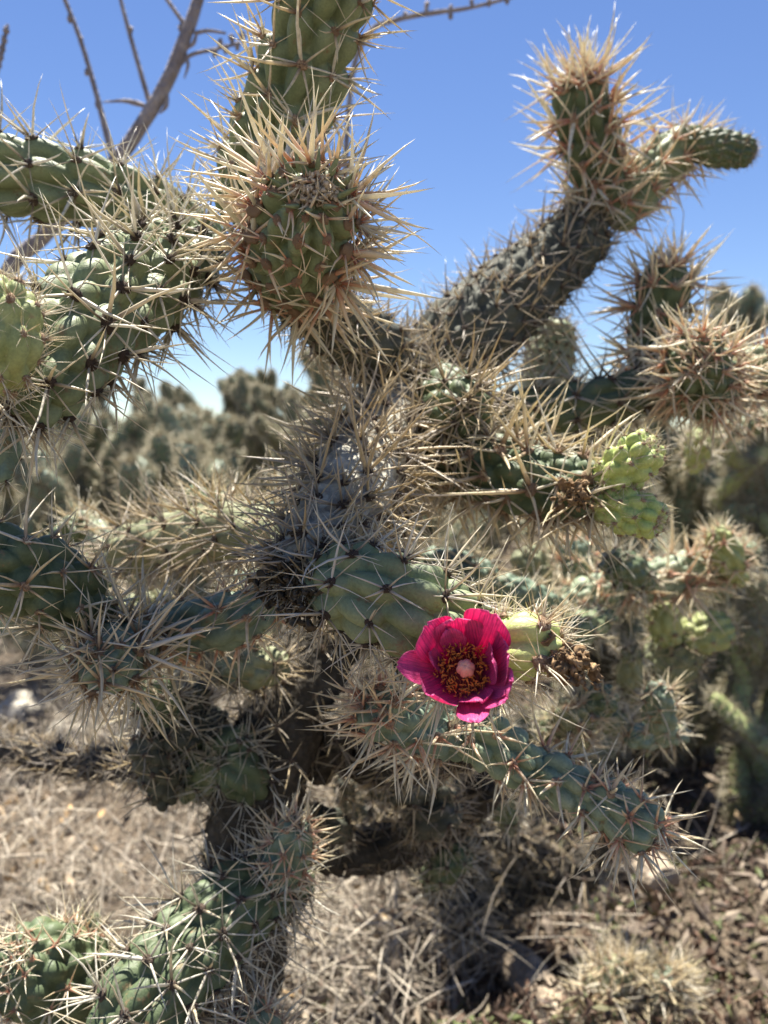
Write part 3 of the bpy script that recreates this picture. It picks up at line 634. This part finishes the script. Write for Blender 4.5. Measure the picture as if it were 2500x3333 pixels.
# ------------------------------------------------------------------ the flower
m, nt, N, Lk, b = nodes('petal')
at = N.new('ShaderNodeAttribute'); at.attribute_name = 't'
rp = ramp(N, [(0, (.26, .008, .05)), (.35, (.80, .03, .20)), (1, (.93, .13, .38))]); Lk.new(at.outputs['Fac'], rp.inputs[0])
pn = noise(N, Lk, 260, 4, .6, objco(N)); rr = ramp(N, [(.3, (.8, .8, .85)), (.7, (1.15, 1.1, 1.2))]); Lk.new(pn.outputs[0], rr.inputs[0])
c = mixc(N, Lk, 1.0, rp.outputs[0], rr.outputs[0], 'MULTIPLY')
au = N.new('ShaderNodeAttribute'); au.attribute_name = 'u'; cx_ = N.new('ShaderNodeCombineXYZ'); mu = N.new('ShaderNodeMath'); mu.operation = 'MULTIPLY'; mu.inputs[1].default_value = 11
Lk.new(au.outputs['Fac'], mu.inputs[0]); Lk.new(mu.outputs[0], cx_.inputs[0]); Lk.new(at.outputs['Fac'], cx_.inputs[1])
vn = noise(N, Lk, 1.6, 3, .6, cx_.outputs[0]); rv = ramp(N, [(.36, (.66, .6, .68)), (.6, (1.08, 1.1, 1.1))]); Lk.new(vn.outputs[0], rv.inputs[0])
c = mixc(N, Lk, 1.0, c, rv.outputs[0], 'MULTIPLY'); Lk.new(c, b.inputs['Base Color'])
b.inputs['Roughness'].default_value = .38; b.inputs['Specular IOR Level'].default_value = .45; b.inputs['Sheen Weight'].default_value = .15
Lk.new(bump(N, Lk, vn.outputs[0], .0008, .7), b.inputs['Normal'])
tr = N.new('ShaderNodeBsdfTranslucent'); Lk.new(c, tr.inputs[0]); mx = N.new('ShaderNodeMixShader'); mx.inputs[0].default_value = .42
Lk.new(b.outputs[0], mx.inputs[1]); Lk.new(tr.outputs[0], mx.inputs[2]); Lk.new(mx.outputs[0], N['Material Output'].inputs[0])
plain('stamen', (.60, .15, .02), (.82, .30, .06), 500, .6, .0003)
plain('filament', (.45, .08, .03), (.70, .26, .08), 500, .5, .0003)
plain('stigma', (.72, .30, .22), (.82, .42, .30), 300, .5, .0002)
plain('flower_cup', (.16, .01, .015), (.30, .03, .03), 300, .6, .0003)

FC = P(1508, 2158, .256); zf = nz(CAM-FC+np.array([-.02, 0, .10])); xf = nz(np.cross(np.array([0, 0, 1.0]), zf)); yf = np.cross(zf, xf)
fl = empty('flower', (0, 0, 0)); fl.parent = big.root; fl['label'] = 'open magenta cactus flower with orange stamens and pale stigma'
FS = .885; FM = np.eye(4); FM[:3, 0] = xf; FM[:3, 1] = yf; FM[:3, 2] = zf; FM[:3, 3] = FC-big.loc-zf*.006; FM[:3, :3] *= FS; fl.matrix_basis = Matrix(FM.tolist())
MM = .001
def petal(ang, L, wd, lean0, lean1, curl=0.0, cup=.35, ruff=.06, tipp=.75, r0=6.2, z0=-7.0, fold=0.0, seed=0, twist=0.0):
    """ang: direction seen from the front; lean0/lean1: angle from the flower axis at base and tip (90 = flat open); mm"""
    g = np.random.default_rng(seed+500); nu, nv = 17, 15
    v = np.linspace(0, 1, nv); le = R(lean0)+(R(lean1)-R(lean0))*v**1.2+curl*np.maximum(0, v-.72)**2*12
    dl = L/(nv-1); rr = r0+np.concatenate([[0], np.cumsum(np.sin(le[:-1])*dl)]); zz = z0+np.concatenate([[0], np.cumsum(np.cos(le[:-1])*dl)])
    width = wd*(.32+.68*np.sin(np.clip(v*1.25, 0, 1)*math.pi/2)**1.1)*np.sqrt(np.clip(1-np.clip((v-tipp)/(1.001-tipp), 0, 1)**2.2, 0, 1)+.02)
    uu = np.linspace(-1, 1, nu); V = np.zeros((nv, nu, 3)); ph = g.random(4)*6.28
    for i in range(nv):
        nx, nzv = -math.cos(le[i]), math.sin(le[i])     # inward/forward normal of the petal in the (r,z) plane
        off = cup*width[i]*(uu**2)*.6+ruff*wd*v[i]**1.5*(np.sin(uu*3.1+ph[0])+.7*np.sin(uu*6.3+ph[1])+.6*np.sin(v[i]*7+ph[2]+uu*2))+fold*uu*width[i]
        tw = twist*v[i]
        r_ = rr[i]+off*nx+tw*uu*width[i]*0; z_ = zz[i]+off*nzv+tw*uu*width[i]
        V[i, :, 0] = r_; V[i, :, 1] = uu*width[i]; V[i, :, 2] = z_
    V[-1, :, 0] += (np.sin(uu*5+ph[3])*.4)
    ca, sa = math.cos(R(ang)), math.sin(R(ang)); X = V[..., 0]*ca-V[..., 1]*sa; Y = V[..., 0]*sa+V[..., 1]*ca
    VV = np.stack([X, Y, V[..., 2]], -1).reshape(-1, 3)*MM
    i, j = np.meshgrid(np.arange(nv-1), np.arange(nu-1), indexing='ij'); q = np.stack([i*nu+j, (i+1)*nu+j, (i+1)*nu+j+1, i*nu+j+1], -1).reshape(-1, 4)
    o = link('petal', make_mesh('petal', VV, [q], ('petal',), None, dict(t=np.repeat(v, nu), u=np.tile(uu, nv)*width.repeat(nu)/wd)), fl)
    md = o.modifiers.new('thick', 'SOLIDIFY'); md.thickness = .00016; md.offset = 0
    s = o.modifiers.new('smooth', 'SUBSURF'); s.levels = s.render_levels = 1
    return o
# outer petals, clockwise from the top
petal(102, 21, 9.6, 35, 14, -.2, .25, .05, .72, seed=1)
petal(58, 25, 10.4, 41, 18, .35, .22, .05, .70, seed=2)
petal(12, 21, 10.5, 43, 10, 0, .25, .05, .72, seed=3)
petal(-38, 21, 7.4, 45, 34, .7, .20, .08, .70, seed=5)
petal(-76, 22, 6.2, 49, 40, .5, .25, .08, .66, seed=6)
petal(-132, 20, 9.0, 45, 22, -.3, .42, .06, .68, seed=8)
petal(-174, 24, 6.8, 49, 42, .1, .45, .04, .50, seed=9)
petal(140, 23, 9.6, 39, 20, .1, .25, .05, .72, seed=11)
# inner petals, curled in over the stamens
petal(4, 19, 7.6, 38, -6, -1.2, .35, .05, .75, 5.6, -6, fold=.12, seed=12)
petal(-66, 15, 6.6, 42, 24, .5, .35, .12, .72, 6.2, -6, seed=13)
petal(116, 17, 5.0, 30, -4, 1.8, .5, .08, .65, 7.0, -6, fold=-.25, seed=14)
petal(168, 15, 4.0, 36, 8, -1.4, .6, .12, .6, 7.2, -6, fold=.3, seed=15)
petal(-24, 19, 6.6, 46, 30, .6, .3, .1, .7, 6.4, -6, seed=16)
# cup, stamens, style
V, F = blob(np.array([0, 0, -7.5*MM]), (10.8*MM, 10.8*MM, 3.2*MM), 24, 12, .03); link('flower_cup', make_mesh('flower_cup', V, F, ('flower_cup',)), fl)
g = np.random.default_rng(77); fil, ant = [], []
for k in range(190):
    a = k*2.39996+g.random()*.3; rb = (3.2+7.4*math.sqrt((k+.5)/190)); h = 4.6+2.8*g.random()-.10*rb
    bpt = np.array([rb*math.cos(a), rb*math.sin(a), -4.4])*MM
    k1 = .84+.22*g.random(); tip = np.array([rb*k1*math.cos(a+.12*g.normal()), rb*k1*math.sin(a+.12*g.normal()), -4.4+h])*MM
    mid = (bpt+tip)/2+g.normal(0, .35*MM, 3); fil.append(tube([bpt, mid, tip], [.16*MM, .13*MM], 4, 4))
    ad = nz(g.normal(0, 1, 3)*np.array([1, 1, .5])); al = (.55+.45*g.random())*MM
    s1 = nz(np.cross(ad, g.normal(0, 1, 3))); ant.append(blob(tip, (.24*MM, .20*MM, al*1.15), 6, 5, .3, np.array([s1, np.cross(ad, s1), ad])))
V, F = merge(fil); tag(link('filaments', make_mesh('filaments', V, F, ('filament',)), fl), kind='stuff')
V, F = merge(ant); tag(link('anthers', make_mesh('anthers', V, F, ('stamen',)), fl), kind='stuff')
st = link('style', None or make_mesh('style', *tube([np.array([.5, -.3, -6])*MM, np.array([.5, -.4, -1])*MM, np.array([.6, -.5, 2.4])*MM], [1.5*MM, 1.9*MM, 2.4*MM], 12, 10), ('stigma',)), fl)
lobes = []
for k in range(6):
    a = k*math.pi/3+.3; ax = nz(np.array([-.35*math.cos(a), -.35*math.sin(a), 1])); s1 = nz(np.cross(ax, [math.cos(a), math.sin(a), 0]))
    lobes.append(blob(np.array([.6+1.6*math.cos(a), -.5+1.6*math.sin(a), 3.0])*MM, (1.8*MM, 1.7*MM, 3.0*MM), 12, 9, .04, np.array([s1, np.cross(ax, s1), ax])))
V, F = merge(lobes); link('stigma', make_mesh('stigma', V, F, ('stigma',)), fl)
big.finish(290)

# ------------------------------------------------------------------ other small plants with joints in view
def small_plant(label, rows, cat='cactus', group=None):
    b0 = P(*rows[0][0][0]); b0[2] = float(ground_z(np.array([b0[0]]), np.array([b0[1]]))[0])
    p = Plant('cholla_cactus', b0, label, cat, group); first = P(*rows[0][0][0])
    if first[2]-b0[2] > .06:
        mid = (first+b0)/2+np.array([.01, .02, 0]); d0 = rows[0][0][0][2]
        p.joint([np.array([b0[0], b0[1], b0[2]-.02]), mid, first], [.026, .024, .02], 'bark_dark_shaded', 'thin', .02, (8, 6, 3), (60, 36), 'x' and .2, 'branch', world=True)
    for r in rows: p.joint(*r[:2], **r[2])
    p.finish(100); return p
low = dict(tub=(10, 7.5, 5), res=(60, 60))
small_plant('dark knobbly cholla joint low in the corner on the left', [
    ([(360, 3250, .47), (220, 3190, .44), (40, 3120, .41)], [118, 155, 148], dict(mat='green_deep_shaded', cset='pink', lpx=110, keep=.75, **{**low, 'tub': (9, 7, 5), 'res': (90, 96)})),
    ([(400, 3260, .50), (410, 3180, .50), (420, 3100, .50)], [55, 60, 50], dict(mat='blue_green', cset='pink', lpx=60, **low)),
    ([(310, 3130, .62), (300, 3060, .62), (290, 2990, .62)], [40, 48, 40], dict(mat='green', cset='gold', lpx=90, **low))])
small_plant('low straw-spined cholla pup on the ground at the lower right', [
    ([(1900, 3420, 1.0), (1960, 3260, 1.0), (2050, 3120, 1.0)], [70, 78, 62], dict(mat='olive', cset='gold', lpx=110, **low)),
    ([(1990, 3330, 1.02), (2120, 3240, 1.0), (2220, 3190, .98)], [60, 72, 60], dict(mat='blue_green', cset='gold', lpx=110, **low))])
# ------------------------------------------------------------------ dry flower stalks against the sky
def stalk(label, parts, loc):
    root = tag(empty('dry_stalk', loc), label, 'stalk')
    for nm, pts, rpx in parts:
        C = [P(*p)-np.asarray(loc) for p in pts]; rad = [r*p[2]/FPX for r, p in zip(rpx, [pts[int(i)] for i in np.linspace(0, len(pts)-1, len(rpx))])]
        V, F = tube(C, rad, 9, len(C)*7, .12); o = link(nm, make_mesh(nm, V, F, ('stalk',)), root)
    return root
D0 = .95
foot = P(-60, 1100, D0); foot[2] = 0
def Q(*a): return [(x, y, D0) for x, y in a]
ft = tuple(foot)
sroot = stalk('forked dry purplish-brown flower stalk standing behind the left stem', [
    ('main_stem', Q((-120, 2000), (-90, 1300), (20, 900), (150, 760), (380, 520), (530, 290), (610, 100), (665, -60)), [30, 28, 26, 24, 23, 21, 17]),
    ('side_branch', Q((490, 345), (462, 250), (425, 120), (385, -30)), [9, 8, 6]),
    ('side_branch', Q((372, 530), (355, 470), (315, 310), (262, 130), (200, -30)), [11, 10, 8, 7]),
    ('side_branch', Q((612, 95), (580, 50), (530, -20)), [9, 7, 6]),
    ('side_branch', Q((632, 108), (680, 100), (735, 108)), [7, 6, 4]),
    ('side_branch', Q((575, 225), (620, 180), (700, 160), (780, 140)), [7, 6, 5]),
    ('shrivelled_leaf', Q((487, 350), (440, 335), (400, 328), (335, 332)), [7, 9, 6, 2]),
    ('shrivelled_leaf', Q((640, 105), (630, 140), (605, 165), (612, 210), (600, 255)), [5, 7, 4, 6, 2]),
    ('shrivelled_leaf', Q((545, 310), (540, 345), (520, 370)), [6, 8, 2])], ft)
bud_parts = [(Q((262, 130))[0], 9), (Q((228, 62))[0], 9), (Q((425, 98))[0], 9), (Q((590, 92))[0], 10), (Q((282, 235))[0], 8), (Q((318, 340))[0], 9)] + [((700+i*18, 158-i*6+(-1)**i*14, D0), 10) for i in range(6)]
for p, r in bud_parts:
    V, F = blob(P(*p)-np.array(ft), np.array([1, 1, 1.5])*r*D0/FPX, 8, 6, .5); link('bud', make_mesh('bud', V, F, ('stalk',)), sroot)
f2 = P(1200, 1100, 1.1); f2[2] = 0
s2 = stalk('thin dry twig with dark buds crossing the sky at the top', [
    ('main_stem', [(1150, 1800, 1.1), (1120, 900, 1.1), (1140, 300, 1.1), (1200, 110, 1.1), (1300, 62, 1.1), (1420, 40, 1.1), (1530, 25, 1.1), (1690, -15, 1.1)], [10, 9, 9, 9, 8, 8, 6, 5])], tuple(f2))
for x, y in ((1318, 50), (1390, 18), (1468, 28), (1536, 8), (1592, 8), (1650, 2), (1466, 50), (1388, 35)):
    V, F = blob(P(x, y, 1.1)-f2, np.array([8, 8, 14])*1.1/FPX, 8, 6, .5); link('bud', make_mesh('bud', V, F, ('stalk',)), s2)
f3 = P(-40, 400, .9); f3[2] = 0
s3 = stalk('dry pinkish seed head at the left edge against the sky', [('main_stem', [(-60, 1900, .9), (-50, 700, .9), (-20, 300, .9), (5, 170, .9), (25, 80, .9)], [9, 8, 8, 8, 5])], tuple(f3))
for k in range(9):
    V, F = blob(P(-4+k*3.2, 205-k*14+8*(-1)**k, .9)-f3, np.array([9, 9, 13])*.9/FPX, 8, 6, .5); link('bud', make_mesh('bud', V, F, ('stalk',)), s3)

# ------------------------------------------------------------------ fallen wood and stones
def on_ground(x, y):
    """where the line of sight through a photo pixel meets the ground"""
    d = FWD+RGT*((x-1250)/FPX)+UPV*((1666.5-y)/FPX); t = (CAM[2]-.01)/-d[2]; return CAM+d*t
def cholla_log(label, a, b_, r, seed):
    A, B = on_ground(*a), on_ground(*b_); A[2] += r*.7; B[2] += r*.9; loc = (A+B)/2
    V, F, _ = joint_shape(np.array([A, loc+np.array([.004, .004, .01]), B])-loc, [r, r*1.05, r*.9], (.03, .012, -.012), 60, 48, seed=seed, rough=.0012, cap0=.2, cap1=.2, floor0=.8, lean=0)
    o = link('fallen_branch', make_mesh('fallen_branch', V, F, ('dead_wood',))); o.location = loc
    return tag(o, label, 'dead wood')
cholla_log('bleached fallen cholla log with sunken holes, bottom edge of the picture', (1600, 3130), (1830, 3420), .028, 2)
cholla_log('short weathered grey log lying in the brush, right of centre', (1950, 2800), (2170, 2950), .035, 3)
cholla_log('thin bleached stick crossing beneath the dark lower joint', (1010, 3150), (1190, 2940), .006, 4)
def stone(label, x, y, rx, ry, seed, name='stone', mat='stone'):
    c = on_ground(x, y); d = (c-CAM)@FWD; V, F = blob(np.zeros(3), np.array([rx, rx*.9, ry])*d/FPX, 22, 16, .0)
    g = np.random.default_rng(seed); n = nz(V); V = V*(1+.10*sum(np.sin(n@g.normal(0, 2.2*(1+k*.6), 3)+g.random()*6)/(1+.5*k) for k in range(6)))[:, None]
    o = link(name, make_mesh(name, V, F, (mat,))); o.location = c+np.array([0, 0, .3*ry*d/FPX]); return tag(o, label, 'stone', 'pale stones in the sun')
stone('large pale sunlit stone at the left edge', 70, 2330, 95, 55, 1)
stone('pale rounded stone just right of the largest one', 230, 2390, 70, 42, 2)
stone('pale stone beside the dark trunk', 640, 2400, 75, 50, 3)
stone('small pale stone in front of the leftmost stone', 110, 2450, 48, 32, 4)
